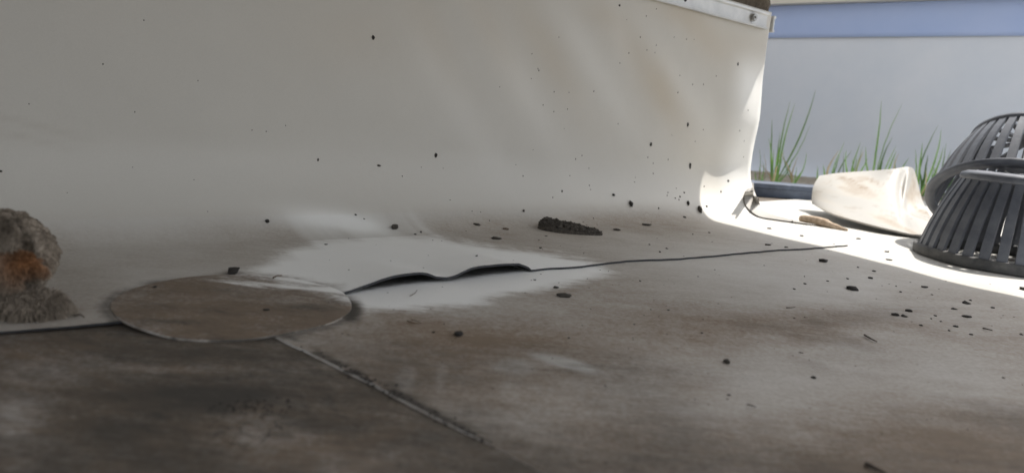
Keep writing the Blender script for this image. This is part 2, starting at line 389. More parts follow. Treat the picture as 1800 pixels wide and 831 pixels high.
edge_bot = GR[:, :1].copy(); edge_bot[..., 2] -= .0015; mb.grid(np.concatenate([edge_bot, GR[:, :1]], 1))
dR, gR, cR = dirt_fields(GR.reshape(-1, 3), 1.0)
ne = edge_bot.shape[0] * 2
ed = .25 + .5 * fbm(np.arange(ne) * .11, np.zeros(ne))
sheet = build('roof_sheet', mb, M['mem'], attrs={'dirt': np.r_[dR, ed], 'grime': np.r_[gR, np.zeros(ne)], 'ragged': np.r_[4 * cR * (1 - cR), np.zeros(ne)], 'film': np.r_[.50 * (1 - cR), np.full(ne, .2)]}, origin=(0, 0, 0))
tag(sheet, kind='structure')

# ------------------------------------------------------------------ curb wall with its flashing
WF, UC = .700, 1.141                                      # wall face (w), corner (u)
ZT = .335
curb = thing('equipment_curb', 'white membrane covered equipment curb with coved foot and metal bar along the top', 'curb wall', uwz(UC, WF, 0)); curb['kind'] = 'thing'
def rz(z): return .013 + .082 * np.exp(-((z - .135) / .062) ** 2)
def uc(z): return UC + .71 * (rz(z) - .013)
def delta(z, R):
    z = np.clip(z, 0, R); return R - np.sqrt(np.maximum(R * R - (R - z) ** 2, 0))
RF, RS = .082, .040
def wall_pt(z, tau):
    """tau<0: u along the face, 0..1 round the corner, >1 along the end face"""
    r = rz(z); df = delta(z, RF); ds = delta(z, RS); cu, cw = uc(z) - r, WF + r
    if tau[0] == 's': u, w = tau[1] * 1.0, WF - df
    elif tau[0] == 'f': u, w = -1.6 + (cu + 1.6) * tau[1], WF - df
    elif tau[0] == 'c': a = tau[1] * PI / 2; u, w = cu + (r + ds) * math.sin(a), cw - (r + df) * math.cos(a)
    else: u, w = uc(z) + ds, cw + tau[1]
    return u, w
fr = np.concatenate([np.linspace(0, .5, 20)[:-1], np.linspace(.5, 1, 320)])
cols = [('f', q) for q in fr] + [('c', q) for q in np.linspace(0, 1, 40)[1:]] + [('e', q) for q in np.concatenate([np.linspace(0, .1, 8)[1:], np.linspace(.2, 1.3, 8)])]
aa = np.linspace(0, PI / 2, 30)
zs = np.concatenate([.0033 + RF * (1 - np.cos(aa)), np.linspace(.0033 + RF, ZT, 60)[1:]])
WP = np.zeros((len(zs), len(cols), 3)); WU = np.zeros((len(zs), len(cols))); WZ = np.zeros_like(WU)
for i, z in enumerate(zs):
    for j, c in enumerate(cols):
        u, w = wall_pt(z - .0033, c); WU[i, j] = u; WZ[i, j] = z
        WP[i, j] = uwz(u, w, z)
# loose, slightly wavy skin, with a slack belly just above the corner patch
belly = .0135 * sstep(.99, 1.10, WU) * np.exp(-((WZ - .155) / .052) ** 2) * (WU < 1.3)
belly[:, len(fr) + 39:] = 0; belly[:, len(fr):len(fr) + 39] *= (np.cos(np.linspace(0, PI / 2, 40)[1:]) ** 6)[None]
WP -= W_ * belly[..., None]
bul = (fbm(WU * 5, WZ * 7 + 3) - .5) * .009 * sstep(0.02, .1, WZ) * sstep(ZT, .26, WZ)
WP -= W_ * bul[..., None]
nf = len(fr)
mbW = MB(); mbW.grid(WP, flip=False)
# floor skirt of the same sheet
uf0 = np.array([wall_pt(0, ('f', q))[0] for q in fr])
SK = []
ww = np.concatenate([[0], np.geomspace(.0015, 1, 44)])
skcols_u = np.concatenate([uf0, np.linspace(uf0[-1], 1.13, 12)[1:]])
for t in ww:
    uend = U_END + (1.128 - U_END) * sstep(0, 1, t) ** .8
    uu = np.minimum(skcols_u, uend) if t < 1 else skcols_u
    row = []
    # squeeze the last columns to keep the free end clean
    uu = np.where(skcols_u > U_END - .12, U_END - .12 + (skcols_u - (U_END - .12)) / (skcols_u[-1] - (U_END - .12)) * (uend - (U_END - .12)), skcols_u)
    we = edge_w(uu); wtop = WF - RF
    if t == 1: wt = np.full_like(uu, wtop)
    else: wt = we + (wtop - we) * t
    l = lift(uu) * np.clip(1 - t / .62, 0, 1) ** 1.6
    pts = uwz(0, 0, 0) + np.outer(uu, D) + np.outer(wt, W_)
    zb = .0019 + .0014 * sstep(.02, .12, uu)
    pts[:, 2] = zb + (.0033 - zb) * t + l + (und(pts[:, 0], pts[:, 1]) * (1 - t) ** .5 if t < 1 else 0)
    SK.append(pts)
SK = np.array(SK); SK[-1, :nf] = WP[0, :nf]; 
mbW.grid(SK, flip=False)
nW = WP.shape[0] * WP.shape[1]; nS = SK.shape[0] * SK.shape[1]
# cut edge and underside at the open seam
ed_t = (.0008 + .0009 * sstep(.02, .20, skcols_u)); bot = SK[0].copy(); bot[:, 2] -= ed_t
mb_under = MB(); mb_under.grid(np.array([SK[0] - W_ * .0002 + np.array([0, 0, -.0002]), bot - W_ * .0002]))
und_rows = SK[:40].copy(); und_rows[..., 2] -= ed_t[None]; mb_under.grid(und_rows)
endf = SK[:, -1].copy(); endb = endf.copy(); endb[:, 2] -= .0032; mbW.grid(np.array([endf, endb]))
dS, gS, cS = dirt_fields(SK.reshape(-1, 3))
# wall dirt, with some light painted in
u_, z_ = WU.ravel(), WZ.ravel(); wpx, wpy = project(WP.reshape(-1, 3))
dF, gF, cF = dirt_fields(WP[0].reshape(-1, 3))
d0 = np.tile(dF, len(zs)).reshape(len(zs), -1); fade = sstep(.030, .003, WZ)
sunlit_corner = sstep(1.02, 1.09, WU) * sstep(.28, .22, WZ)  # sun on the corner, painted in by thinning film and stain
dW = (.05 + .05 * fbm(WU * 4, WZ * 9)) * np.ones_like(WU)
dW = dW * (1 - fade) + d0 * fade
dW = dW.ravel()
film = (.60 + .10 * (fbm(WU * 3, WZ * 4 + 2) - .5) + .12 * sstep(.75, .15, WU)) * (1 - fade) + .50 * fade
film = (film * (1 - .85 * sunlit_corner)).ravel()
def wb(cx, cy, rx, ry, a=0):
    c, s = math.cos(math.radians(a)), math.sin(math.radians(a)); X = (wpx - cx) * c + (wpy - cy) * s; Y = -(wpx - cx) * s + (wpy - cy) * c
    return np.exp(-((X / rx) ** 2 + (Y / ry) ** 2))
dW += .10 * wb(90, 460, 140, 40, 12) + .05 * wb(620, 330, 130, 60)
lightsm = wb(560, 385, 75, 18, 6) + wb(630, 395, 50, 12, 14)
stn = .34 * wb(965, 95, 120, 30, 60) + .36 * wb(1135, 120, 130, 30, 58) + .40 * wb(1235, 62, 70, 26, 50) + .30 * wb(1180, 22, 60, 22, 12) + .26 * wb(860, 50, 100, 26, 62) + .22 * wb(760, 60, 110, 30, 64) + .22 * wb(1055, 25, 40, 24, 15) + .25 * wb(1165, 160, 24, 60, -20) + .18 * wb(1300, 75, 45, 24, 12) + .2 * wb(620, 60, 120, 70, 0)
stn += .14
stn *= 1 - .85 * sunlit_corner.ravel()
stn *= (.8 + .4 * fbm(WU.ravel() * 9, WZ.ravel() * 5)) * (z_ > .02)
dW = np.clip(dW * (1 - .8 * np.clip(lightsm, 0, 1)), 0, 1); film *= 1 - .65 * np.clip(lightsm, 0, 1)
film -= 0.18 * wb(905, 130, 150, 24, 60) + 0.18 * wb(1040, 110, 150, 24, 58) + 0.15 * wb(1090, 60, 80, 16, 75) + 0.16 * wb(1195, 150, 110, 22, 58) + .15 * wb(800, 170, 150, 30, 60)  # light streaks put into the film colour as diagonal bands
film = np.clip(film, 0, 1)
streak = np.exp(-((wpy - (205 + (wpx) * .26)) / 6) ** 2) * sstep(200, 60, wpx) + np.exp(-((wpy - (232 + (wpx) * .24)) / 5) ** 2) * sstep(170, 40, wpx)
dW = np.clip(dW + .12 * streak, 0, 1)
nE = endf.shape[0] * 2
flash = build('flashing_membrane', mbW, M['mem'], curb, attrs={
    'dirt': np.r_[dW, dS, np.full(endf.shape[0] * 2, .5)],
    'grime': np.r_[np.zeros(nW), gS, np.full(endf.shape[0] * 2, .6)],
    'ragged': np.r_[np.zeros(nW), 4 * cS * (1 - cS), np.zeros(nE)], 'film': np.r_[film, .50 * (1 - cS), np.full(nE, .3)],
    'stain': np.r_[np.clip(stn, 0, 1), np.zeros(nS + nE)]})
build('dark_underside', mb_under, M['under'], curb)

# core of the curb above the bar: exposed aggregate
mb = MB(); ins = .012
gu = np.linspace(-1.6, UC - .010, 260); gz = np.linspace(ZT - .001, .62, 60)
F = np.zeros((len(gz), len(gu), 3))
for i, z in enumerate(gz):
    off = (fbm(gu * 60, np.full_like(gu, z * 60)) - .5) * .012
    F[i] = np.outer(gu, D) + np.outer(WF + .006 - off, W_); F[i, :, 2] = z
mb.grid(F)
gw = np.linspace(WF + .006, 1.9, 80); Fe = np.zeros((len(gz), len(gw), 3))
for i, z in enumerate(gz):
    off = (fbm(gw * 60 + 40, np.full_like(gw, z * 60)) - .5) * .010
    off[0] = 0; Fe[i] = np.outer(UC - .010 + off, D) + np.outer(gw, W_); Fe[i, :, 2] = z
Fe[:, 0] = F[:, -1]; mb.grid(Fe)
build('aggregate_facing', mb, M['aggr'], curb)
def rock_unit(seed, sub=1, jag=.28):
    r = np.random.default_rng(seed); g = (1 + 5 ** .5) / 2
    V = np.array([(-1, g, 0), (1, g, 0), (-1, -g, 0), (1, -g, 0), (0, -1, g), (0, 1, g), (0, -1, -g), (0, 1, -g), (g, 0, -1), (g, 0, 1), (-g, 0, -1), (-g, 0, 1)], float)
    V /= np.linalg.norm(V[0])
    Fc = [(0, 11, 5), (0, 5, 1), (0, 1, 7), (0, 7, 10), (0, 10, 11), (1, 5, 9), (5, 11, 4), (11, 10, 2), (10, 7, 6), (7, 1, 8), (3, 9, 4), (3, 4, 2), (3, 2, 6), (3, 6, 8), (3, 8, 9), (4, 9, 5), (2, 4, 11), (6, 2, 10), (8, 6, 7), (9, 8, 1)]
    for _ in range(sub):
        V = list(map(tuple, V)); cache = {}; nf_ = []
        def mid(a, b):
            kk = (min(a, b), max(a, b))
            if kk not in cache:
                q = np.array(V[a]) + np.array(V[b]); V.append(tuple(q / np.linalg.norm(q))); cache[kk] = len(V) - 1
            return cache[kk]
        for a, b, c in Fc:
            x, y, z = mid(a, b), mid(b, c), mid(c, a); nf_ += [(a, x, z), (b, y, x), (c, z, y), (x, y, z)]
        Fc = nf_; V = np.array(V)
    V = V * (1 + jag * (r.random((len(V), 1)) - .5) * 2)
    return V, Fc
def frame(nrm, spin=0.0):
    nrm = np.asarray(nrm, float); nrm /= np.linalg.norm(nrm); h = np.array([1.0, 0, 0]) if abs(nrm[0]) < .9 else np.array([0, 1.0, 0])
    a = np.cross(h, nrm); a /= np.linalg.norm(a); b = np.cross(nrm, a); c, s = math.cos(spin), math.sin(spin)
    return a * c + b * s, -a * s + b * c, nrm
mb = MB()
for i in range(170):
    u = random.uniform(.75, UC - .02); z = random.uniform(.341, .46); V, Fc = rock_unit(i, 0, .3); r = random.uniform(.003, .007)
    mb.add(uwz(u, WF + .003, z) + V @ np.array([D, W_ * .6, np.array([0, 0, .8])]) * r, Fc)
for i in range(40):
    w = random.uniform(WF, WF + .2); z = random.uniform(.341, .46); V, Fc = rock_unit(i + 300, 0, .3); r = random.uniform(.003, .007)
    mb.add(uwz(UC - .008, w, z) + V @ np.array([D * .6, W_, np.array([0, 0, .8])]) * r, Fc)
tag(build('facing_pebbles', mb, M['pebble'], curb), kind='stuff')

# termination bars
def bar(u0, w0, along, out, L, name, zlo=.3055, h=.0245):
    prof = [(0, 0), (.0062, -.0004), (.0066, .0026), (.0034, .0038), (.0032, h - .004), (.0066, h - .002), (.0064, h + .001), (0, h + .001)]
    m = MB(); m.prism(prof, uwz(u0, w0, zlo), out, np.array([0, 0, 1.0]), along, L)
    return build(name, m, M['alu'], curb, smooth=False)
b1 = bar(-.6, WF - .0005, D, -W_, UC - .026 + .6, 'termination_bar')
b2 = bar(UC + .0012, WF + .0005, W_, D, .8, 'termination_bar')
def bolt(c, out, par, spin=.3):
    a, b, o = frame(out, spin); m = MB()
    hexp = [(math.cos(i * PI / 3) * .0058, math.sin(i * PI / 3) * .0058) for i in range(6)]
    m.prism([(math.cos(i * PI / 8) * .0078, math.sin(i * PI / 8) * .0078) for i in range(16)], c, a, b, o, .0012)
    m.prism(hexp, c + o * .0013, a, b, o, .0048)
    m.prism([(math.cos(i * PI / 5) * .0022, math.sin(i * PI / 5) * .0022) for i in range(10)], c + o * .0062, a, b, o, .002)
    return build('bolt', m, M['screw'], par, smooth=False)
bolt(uwz(1.072, WF - .0037, .3180), -W_, b1); bolt(uwz(.55, WF - .0037, .3180), -W_, b1)
bolt(uwz(UC + .0046, WF + .013, .3205), D, b2)
for uu_, zz_ in ((.896, .317), (.35, .317)):
    m = MB(); m.prism([(math.cos(i * PI / 6) * .0034, math.sin(i * PI / 6) * .0034) for i in range(12)], uwz(uu_, WF - .0036, zz_), D, np.array([0, 0, 1.0]), -W_, .0008)
    build('slot', m, M['hole'], b1, smooth=False)

# ------------------------------------------------------------------ rooftop cabinet standing on the curb; it overhangs and shades everything here
HZ = .62
# front-right lower edge found from the shadow line: shift of the shadow by the sun
def shadow_edge(px, py):
    p = floor_at(px, py); k = HZ / SUNV[2]; q = p + SUNV * k; return to_uw(q[0], q[1])
e1 = shadow_edge(1290, 401); e2 = shadow_edge(1800, 525)
sl_ = (e2[0] - e1[0]) / (e2[1] - e1[1])
def eu(w): return e1[0] + sl_ * (w - e1[1])
WN = -.04  # near edge of the unseen cabinet, shaped to let more sky light in
unit = thing('rooftop_unit', 'grey sheet metal rooftop cabinet overhanging the curb, above the picture', 'cabinet', uwz(.3, 1.0, HZ))
foot = [(eu(WN), WN), (eu(2.2), 2.2), (-2.2, 2.2), (-2.2, WN)]
m = MB(); m.prism([(a, b) for a, b in foot], np.array([0, 0, HZ + .002]), D, W_, np.array([0, 0, 1.0]), .9); build('cabinet', m, M['unit'], unit, smooth=False)
m = MB(); m.prism([(a * 1.01 + .01, b) for a, b in foot], np.array([0, 0, HZ + .904]), D, W_, np.array([0, 0, 1.0]), .03); build('lid', m, M['unit'], unit, smooth=False)
for kx in np.linspace(-1.8, .9, 5):
    m = MB(); m.box(uwz(kx, WN - .006, HZ + .45), D, W_, (0, 0, 1), .25, .006, .36); build('access_panel', m, M['unit'], unit, smooth=False)

# ------------------------------------------------------------------ round patch over the three-way seam
pc = np.array([-.165, .440]); PR = .0685
nr, na = 46, 150; PP = np.zeros((nr, na, 3))
rr = np.sqrt(np.linspace(0, 1, nr))
for i in range(nr):
    for j in range(na):
        a = 2 * PI * j / na; r = PR * rr[i] * (1 + .006 * math.sin(3 * a + 1) + .004 * math.sin(11 * a))
        PP[i, j, 0] = pc[0] + r * math.cos(a); PP[i, j, 1] = pc[1] + r * math.sin(a)
X, Y = PP[..., 0], PP[..., 1]; uu_, ww_ = to_uw(X, Y)
def soft(t, w_=.008): return sstep(-w_, w_, t)
up_ = sstep(-.050, .0, ww_ - edge_w(uu_)); ri_ = sstep(-.045, .0, (X - SA[0]) * snrm[0] + (Y - SA[1]) * snrm[1])
hs = (.0019 + .0014 * sstep(.02, .12, uu_)) * up_ + .0013 * ri_ * (1 - up_)
hs += .0007 * np.exp(-((ww_ - edge_w(uu_) - .001) / .0020) ** 2) * sstep(-.16, -.225, X)
PP[..., 2] = und(X, Y) + hs + .0011 + (fbm(X * 45, Y * 45) - .5) * .0007
rim = PP[-1].copy(); PP[-1, :, 2] -= .0002
m = MB(); m.grid(PP, closed_v=True)
low = rim.copy(); low[:, 2] -= .0016; m.grid(np.array([PP[-1], low]), closed_v=True)
rn = np.arange(na); rimg = np.clip(.80 + .5 * (fbm(rn * .35, rn * 0 + 5) - .5) - .55 * (fbm(rn * .16, rn * 0 + 21) > .60), 0, 1)
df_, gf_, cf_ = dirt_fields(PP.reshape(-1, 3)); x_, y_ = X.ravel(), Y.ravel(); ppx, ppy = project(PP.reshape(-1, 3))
stt = fbm(x_ * 16, y_ * 120 + 3)
wipe = sstep(-13, 13, (ppx - 436) * .215 - (ppy - 488) * 1.0 + (stt - .5) * 46)              # wiped clean towards the seam
dp = .97 + (fbm(x_ * 30, y_ * 45) - .5) * .25; dp = dp * (1 - wipe) + .04 * wipe
gp = .26 + .25 * sstep(.5, .75, fbm(x_ * 25, y_ * 70 + 9)) + .45 * np.exp(-((ppx - 560) / 60) ** 2 - ((ppy - (540 - (ppx - 560) * .02)) / 12) ** 2) * sstep(.4, .6, stt)
gp += .3 * np.exp(-((ppy - 566 + (ppx - 300) * .03) / 5) ** 2) * sstep(210, 260, ppx) * sstep(420, 340, ppx)
gp *= 1 - wipe
dirty_edge = .75 - .6 * (np.sin(np.arange(na) / na * 2 * PI * 1 + 2.3) > .55) 
patch = build('seam_patch', m, M['mem'], attrs={'dirt': np.r_[np.clip(dp, 0, 1), np.full(na, .55), np.full(na, .8)], 'ragged': np.r_[4 * wipe * (1 - wipe), np.zeros(2 * na)], 'grime': np.r_[np.clip(gp, 0, 1), rimg, np.clip(rimg + .3, 0, 1)]}, origin=(pc[0], pc[1], 0))
tag(patch, 'round dirt browned membrane patch covering the point where three sheets meet', 'patch')

# ------------------------------------------------------------------ BVH of everything the litter lies on
def tree_of(objs):
    V, Fc, n = [], [], 0
    for o in objs:
        off = Vector(o['_o']); V += [v.co + off for v in o.data.vertices]; Fc += [tuple(i + n for i in p.vertices) for p in o.data.polygons]; n = len(V)
    return BVHTree.FromPolygons(V, Fc)
BV = tree_of([floor, sheet, flash, patch])
def cast(px, py):
    r = ray(px, py); h = BV.ray_cast(Vector(CAM), Vector(r).normalized())
    nrm = np.array(h[1]); 
    if nrm @ r > 0: nrm = -nrm
    return np.array(h[0]), nrm

# cream membrane patch wrapped round the foot of the corner, its edges black with caught dirt
la = [(1322, 316), (1313, 332), (1306, 348), (1311, 365), (1332, 382), (1360, 387.5), (1392, 392)]
lb = [(1324, 315), (1324.5, 330), (1327, 345), (1335, 361), (1348, 375), (1380, 385), (1428, 397)]
CP = np.array([[(lambda h: h[0] + h[1] * .0024)(cast(a[0] + (b[0] - a[0]) * t, a[1] + (b[1] - a[1]) * t)) for t in np.linspace(0, 1, 6)] for a, b in zip(la, lb)])
CP = refine(CP, 40, 14)
m = thick(CP, .0020); nn_ = 40 * 14; ga = np.zeros((40, 14)); ga[:, 0] = .75; ga[:2] = .5; ga[26:, -1] = .7
build('corner_patch', m, M['offcut'], curb, attrs={'dirt': np.r_[np.full(nn_, .10), np.full(m.n - nn_, .5)], 'grime': np.r_[ga.ravel(), np.full(m.n - nn_, .85)]})

# ------------------------------------------------------------------ drain strainers
NS = 36
def strainer(base, axis, r0, r1, h, label, mats, spin=0.0, loc=None, rh=.013):
    a, b, o = frame(axis, spin); t = thing('drain_strainer', label, 'drain strainer', loc if loc is not None else base, 'stacked drain strainers')
    def ringpts(prof, n=96):
        return np.array([[base + (a * math.cos(2 * PI * j / n) + b * math.sin(2 * PI * j / n)) * r + o * z for j in range(n)] for r, z in prof])
    def ring(name, prof, mat):
        m = MB(); P_ = ringpts(prof); m.grid(P_, closed_u=True, closed_v=True); return build(name, m, mat, t)
    ring('base_ring', [(r0 + .005, .0), (r0 + .0065, .002), (r0 + .0065, rh - .002), (r0 + .004, rh), (r0 - .004, rh), (r0 - .006, rh - .002), (r0 - .006, .0)], mats[1])
    ring('top_ring', [(r1 - .004, h - .009), (r1 + .0025, h - .010), (r1 + .0042, h - .006), (r1 + .003, h - .001), (r1 - .004, h + .002), (r1 - .018, h + .003), (r1 - .018, h - .001)], mats[0])
    first = None
    for k in range(NS):
        if first is None:
            m = MB(); rows = []
            for q in np.linspace(0, 1, 9):
                bend = math.sin(q * PI) * .004
                r = r0 + (r1 - r0) * q + bend; z = .008 + (h - .012) * q; wv = .0057 - .0008 * q
                cc = lambda rad, y_: base + a * rad + b * y_ + o * z
                rows.append([cc(r - .0025, -wv), cc(r + .0015, -wv * .9), cc(r + .0015, wv * .9), cc(r - .0025, wv)])
            m.grid(np.array(rows), closed_v=True); first = build('slat', m, mats[0], t, smooth=False); sv = first
        else:
            s_ = first.copy(); link(s_, t)
            R_ = Matrix.Translation(Vector(base) - Vector(t['_o'])) @ Matrix.Rotation(2 * PI * k / NS, 4, Vector(o)) @ Matrix.Translation(Vector(t['_o']) - Vector(base))
            s_.matrix_local = R_
    # radial spokes of the top
    f2 = None
    for k in range(12):
        if f2 is None:
            m = MB(); m.box(base + a * (r1 * .42) + o * (h + .0005), a, b, o, r1 * .40, .0032, .0016); f2 = build('spoke', m, mats[0], t, smooth=False)
        else:
            s_ = f2.copy(); link(s_, t)
            s_.matrix_local = Matrix.Translation(Vector(base) - Vector(t['_o'])) @ Matrix.Rotation(2 * PI * k / 12, 4, Vector(o)) @ Matrix.Translation(Vector(t['_o']) - Vector(base))
    m = MB(); m.prism([(math.cos(i * PI / 8) * .014, math.sin(i * PI / 8) * .014) for i in range(16)], base + o * (h - .001), a, b, o, .004); build('hub', m, mats[0], t, smooth=False)
    return t
s_base = np.array([.632, .925, .0005])
strainer(s_base, (0, 0, 1), .106, .070, .110, 'dark slatted drain strainer standing upright on the sunlit roof', (M['cast'], M['cast_dirty']))
# the second one leans on the first: its rim rests on the top ring in front and on the roof behind
strainer(np.array([.697, 1.038, .0640]), (.386, .551, 1.0), .106, .070, .112, 'second drain strainer tilted askew, leaning on top of the upright one', (M['cast'], M['cast']), .05, rh=.009)

# ------------------------------------------------------------------ bent offcut of flashing
cols_ = [[(1427, 358, 1.37), (1427, 345, 1.395), (1430, 327, 1.42), (1440, 309, 1.45)],
         [(1466, 376, 1.22), (1466, 355, 1.32), (1468, 328, 1.40), (1474, 304, 1.455)],
         [(1528, 394, 1.145), (1526, 367, 1.26), (1526, 333, 1.38), (1530, 300, 1.45)],
         [(1578, 406, 1.115), (1572, 380, 1.225), (1566, 336, 1.37), (1568, 297, 1.44)],
         [(1600, 411, 1.11), (1588, 386, 1.22), (1582, 344, 1.375), (1591, 293.5, 1.445)],
         [(1614, 413.5, 1.11), (1600, 385, 1.225), (1588, 355, 1.35), (1601, 294, 1.452)],
         [(1626, 416, 1.11), (1611, 386, 1.225), (1596, 364, 1.345), (1607, 299, 1.475)],
         [(1638, 418, 1.115), (1626, 389, 1.225), (1612, 368, 1.345), (1613, 318, 1.51)],
         [(1650, 420, 1.12), (1642, 392, 1.225), (1630, 370, 1.345), (1619, 346, 1.555)]]
net = np.array([[depth_at(*c) for c in col] for col in cols_])
OFF = refine(net, 96, 30); m = thick(OFF, .0028)
fo = fbm(OFF[..., 0] * 30, OFF[..., 2] * 60)
ft = build('bent_flashing_offcut', m, M['offcut'], attrs={'dirt': np.r_[np.clip(.03 + .45 * sstep(.54, .75, fo).ravel() + .30 * sstep(.62, .72, fbm(OFF[..., 0] * 90, OFF[..., 2] * 200)).ravel(), 0, 1), np.full(m.n - OFF.shape[0] * OFF.shape[1], .15)],
    'grime': np.zeros(m.n), 'stain': np.r_[(.35 * sstep(.4, .7, fo)).ravel(), np.zeros(m.n - OFF.shape[0] * OFF.shape[1])]})
tag(ft, 'bent white offcut of moulded flashing lying beside the strainers', 'flashing offcut')

# weathered stick
pa = floor_at(1408, 384, .007); pb = floor_at(1490, 402, .005); m = MB(); pts, rad = [], []
for q in np.linspace(0, 1, 16):
    pts.append(pa + (pb - pa) * q + np.array([0, 0, .002 * math.sin(q * 5)])); rad.append(.0078 * (1 if q > .05 else .72) * (1 - max(0, q - .55) * 1.6) + random.uniform(-.0007, .0007))
m.tube(pts, np.maximum(rad, .002), 9, .85); tag(build('wood_piece', m, M['wood']), 'short weathered brown wood stick with a split tapering end under the bent offcut', 'wood stick')

# ------------------------------------------------------------------ parapet
PA = uwz(2.30, 1.42); PB = uwz(2.40, .72); pd = PB - PA; pd /= np.linalg.norm(pd); pn = np.array([pd[1], -pd[0], 0]); pn = pn if pn @ (CAM - PA) > 0 else -pn
par = thing('parapet_wall', 'pale grey membrane covered parapet in shade behind the grass', 'parapet wall', PA); par['kind'] = 'thing'
gx = np.linspace(-2.5, 4.5, 160); gz = np.linspace(0, .47, 40); F = np.zeros((len(gz), len(gx), 3))
for i, z in enumerate(gz):
    o_ = (fbm(gx * 2.2, np.full_like(gx, z * 4)) - .5) * .008 + .05 * math.exp(-z / .03)
    F[i] = PA + np.outer(gx, pd) + np.outer(o_, pn); F[i, :, 2] = z
mb = MB(); mb.grid(F); build('wall_membrane', mb, M['far'], par)
m = MB(); m.box(PA + pd * 1 - pn * .11 + np.array([0, 0, .28]), pd, pn, (0, 0, 1), 3.5, .09, .2799); build('wall_core', m, M['far'], par, smooth=False)
F = np.zeros((14, len(gx), 3))
for i, z in enumerate(np.linspace(.462, .566, 14)):
    F[i] = PA + np.outer(gx, pd) + np.outer(.0085 + (fbm(gx * 3 + 7, np.full_like(gx, z * 9)) - .5) * .005 - .005 * (i == 0) , pn); F[i, :, 2] = z + (.004 * np.sin(gx * 2.1) if i == 0 else 0)
mb = MB(); mb.grid(F); build('upper_band', mb, M['band'], par)  # bluer band along the top of the wall
m = MB(); m.box(PA + pd * 1 - pn * .085 + np.array([0, 0, .600]), pd, pn, (0, 0, 1), 3.5, .125, .033); build('coping', m, M['coping'], par, smooth=False)

# sandy dirt drifted along the foot of the parapet
mb = MB(); sx = np.linspace(-.6, 2.2, 200); rows = []
for q in np.linspace(0, 1, 12):
    o_ = .03 + q * (.20 + .10 * fbm(sx * 3, sx * 0)) ; z = (.020 * (1 - q) ** 1.3) * (.5 + fbm(sx * 12, np.full_like(sx, q * 4))) + .0006
    z = np.where(q == 1, -.003, z); p_ = PA + np.outer(sx, pd) + np.outer(o_, pn); p_[:, 2] = z; rows.append(p_)
mb.grid(np.array(rows), flip=True); tag(build('drifted_soil', mb, M['soil']), 'sandy soil drifted along the foot of the parapet', 'soil', kind='stuff')

# dark strip
q0 = floor_at(1290, 343); q1 = floor_at(1425, 353); ax = (q1 - q0); Ls = np.linalg.norm(ax) * 1.6; ax /= np.linalg.norm(ax); nx = np.array([-ax[1], ax[0], 0])
m = MB(); prof = [(0, .001), (-.003, .020), (-.006, .0215), (-.006, .031), (.004, .033), (.055, .033), (.06, .001)]
m.prism(prof, q0 - ax * .10, nx, np.array([0, 0, 1.0]), ax, Ls + .1)
tag(build('edge_strip', m, M['strip'], smooth=False), 'dark blue grey strip lying at the roof edge in front of the parapet grass', 'metal strip')

# ------------------------------------------------------------------ grass
def blade(p0, p1, bend, wd, seed):
    r = random.Random(seed); m = MB(); p0, p1 = np.array(p0), np.array(p1); ln = np.linalg.norm(p1 - p0); L_, R_, Cn = [], [], []
    side = RT * .85 + FW * r.uniform(-.5, .5); side /= np.linalg.norm(side); nb = np.cross(side, (p1 - p0) / ln)
    for q in np.linspace(0, 1, 9):
        c = p0 + (p1 - p0) * q + RT * bend * ln * math.sin(q * PI) + FW * r.uniform(-.002, .002)
        w_ = wd * (1 - q ** 2.2) * (.55 + .45 * min(1, q * 4)) + .0002
        L_.append(c - side * w_); Cn.append(c + nb * w_ * .5); R_.append(c + side * w_)
    m.grid(np.array([L_, Cn, R_])); return m
def clump(name, label, base, blades, Y, wd=.0028):
    b = depth_at(*base, Y); t = thing(name, label, 'grass tuft', (b[0], b[1], .005), 'grass tufts along the parapet')
    rr = random.Random(int(base[0])); x0 = min(q[0] for q in blades); x1 = max(q[0] for q in blades)
    blades = list(blades) + [(q, base[1], q + rr.uniform(-26, 30), base[1] - rr.uniform(14, 62), rr.uniform(-.12, .12)) for q in [rr.uniform(x0, x1) for _ in range(5)]]
    for i, bl in enumerate(blades):
        bx, by, tx, ty = bl[:4]; bend = bl[4] if len(bl) > 4 else random.uniform(-.03, .03)
        yy = Y + random.uniform(-.03, .03); build('blade', blade(depth_at(bx, by, yy), depth_at(tx, ty, yy + random.uniform(-.06, .06)), bend, wd * random.uniform(.55, 1.0), len(name) + i * 7), M['straw' if i >= len(blades) - 2 else 'grass'], t)
    return t
clump('grass_tuft', 'tall sparse grass tuft beside the curb corner', (1360, 326), [(1356, 326, 1357, 210), (1357, 300, 1351, 243), (1360, 326, 1371, 233), (1364, 326, 1389, 178, -.03), (1366, 324, 1397, 182, -.03), (1364, 320, 1434, 158, .04), (1368, 318, 1424, 220, .05), (1362, 300, 1370, 258), (1357, 322, 1360, 262)], 1.95)
clump('grass_tuft', 'tiny seedling tuft right of the tall sparse grass', (1396, 326), [(1394, 326, 1386, 300, .1), (1396, 326, 1400, 293), (1397, 326, 1412, 298, -.08), (1390, 328, 1388, 338)], 1.9, .0022)
clump('grass_tuft', 'spreading grass tuft behind the left end of the bent offcut', (1480, 325), [(1455, 325, 1447, 290), (1458, 325, 1484, 250, -.03), (1460, 325, 1476, 272), (1466, 325, 1498, 264, -.06), (1484, 325, 1483, 268), (1492, 325, 1513, 250, -.04), (1500, 325, 1517, 256), (1502, 325, 1526, 278), (1470, 325, 1462, 300), (1437, 325, 1437, 292)], 1.9)
clump('grass_tuft', 'tallest grass tuft behind the middle of the bent offcut', (1535, 325), [(1530, 325, 1549, 178, .02), (1534, 325, 1521, 258, -.05), (1538, 325, 1586, 182, -.05), (1540, 325, 1569, 240, -.05), (1546, 325, 1575, 256, -.02), (1543, 325, 1552, 275), (1580, 325, 1572, 278), (1528, 325, 1510, 300)], 1.9)
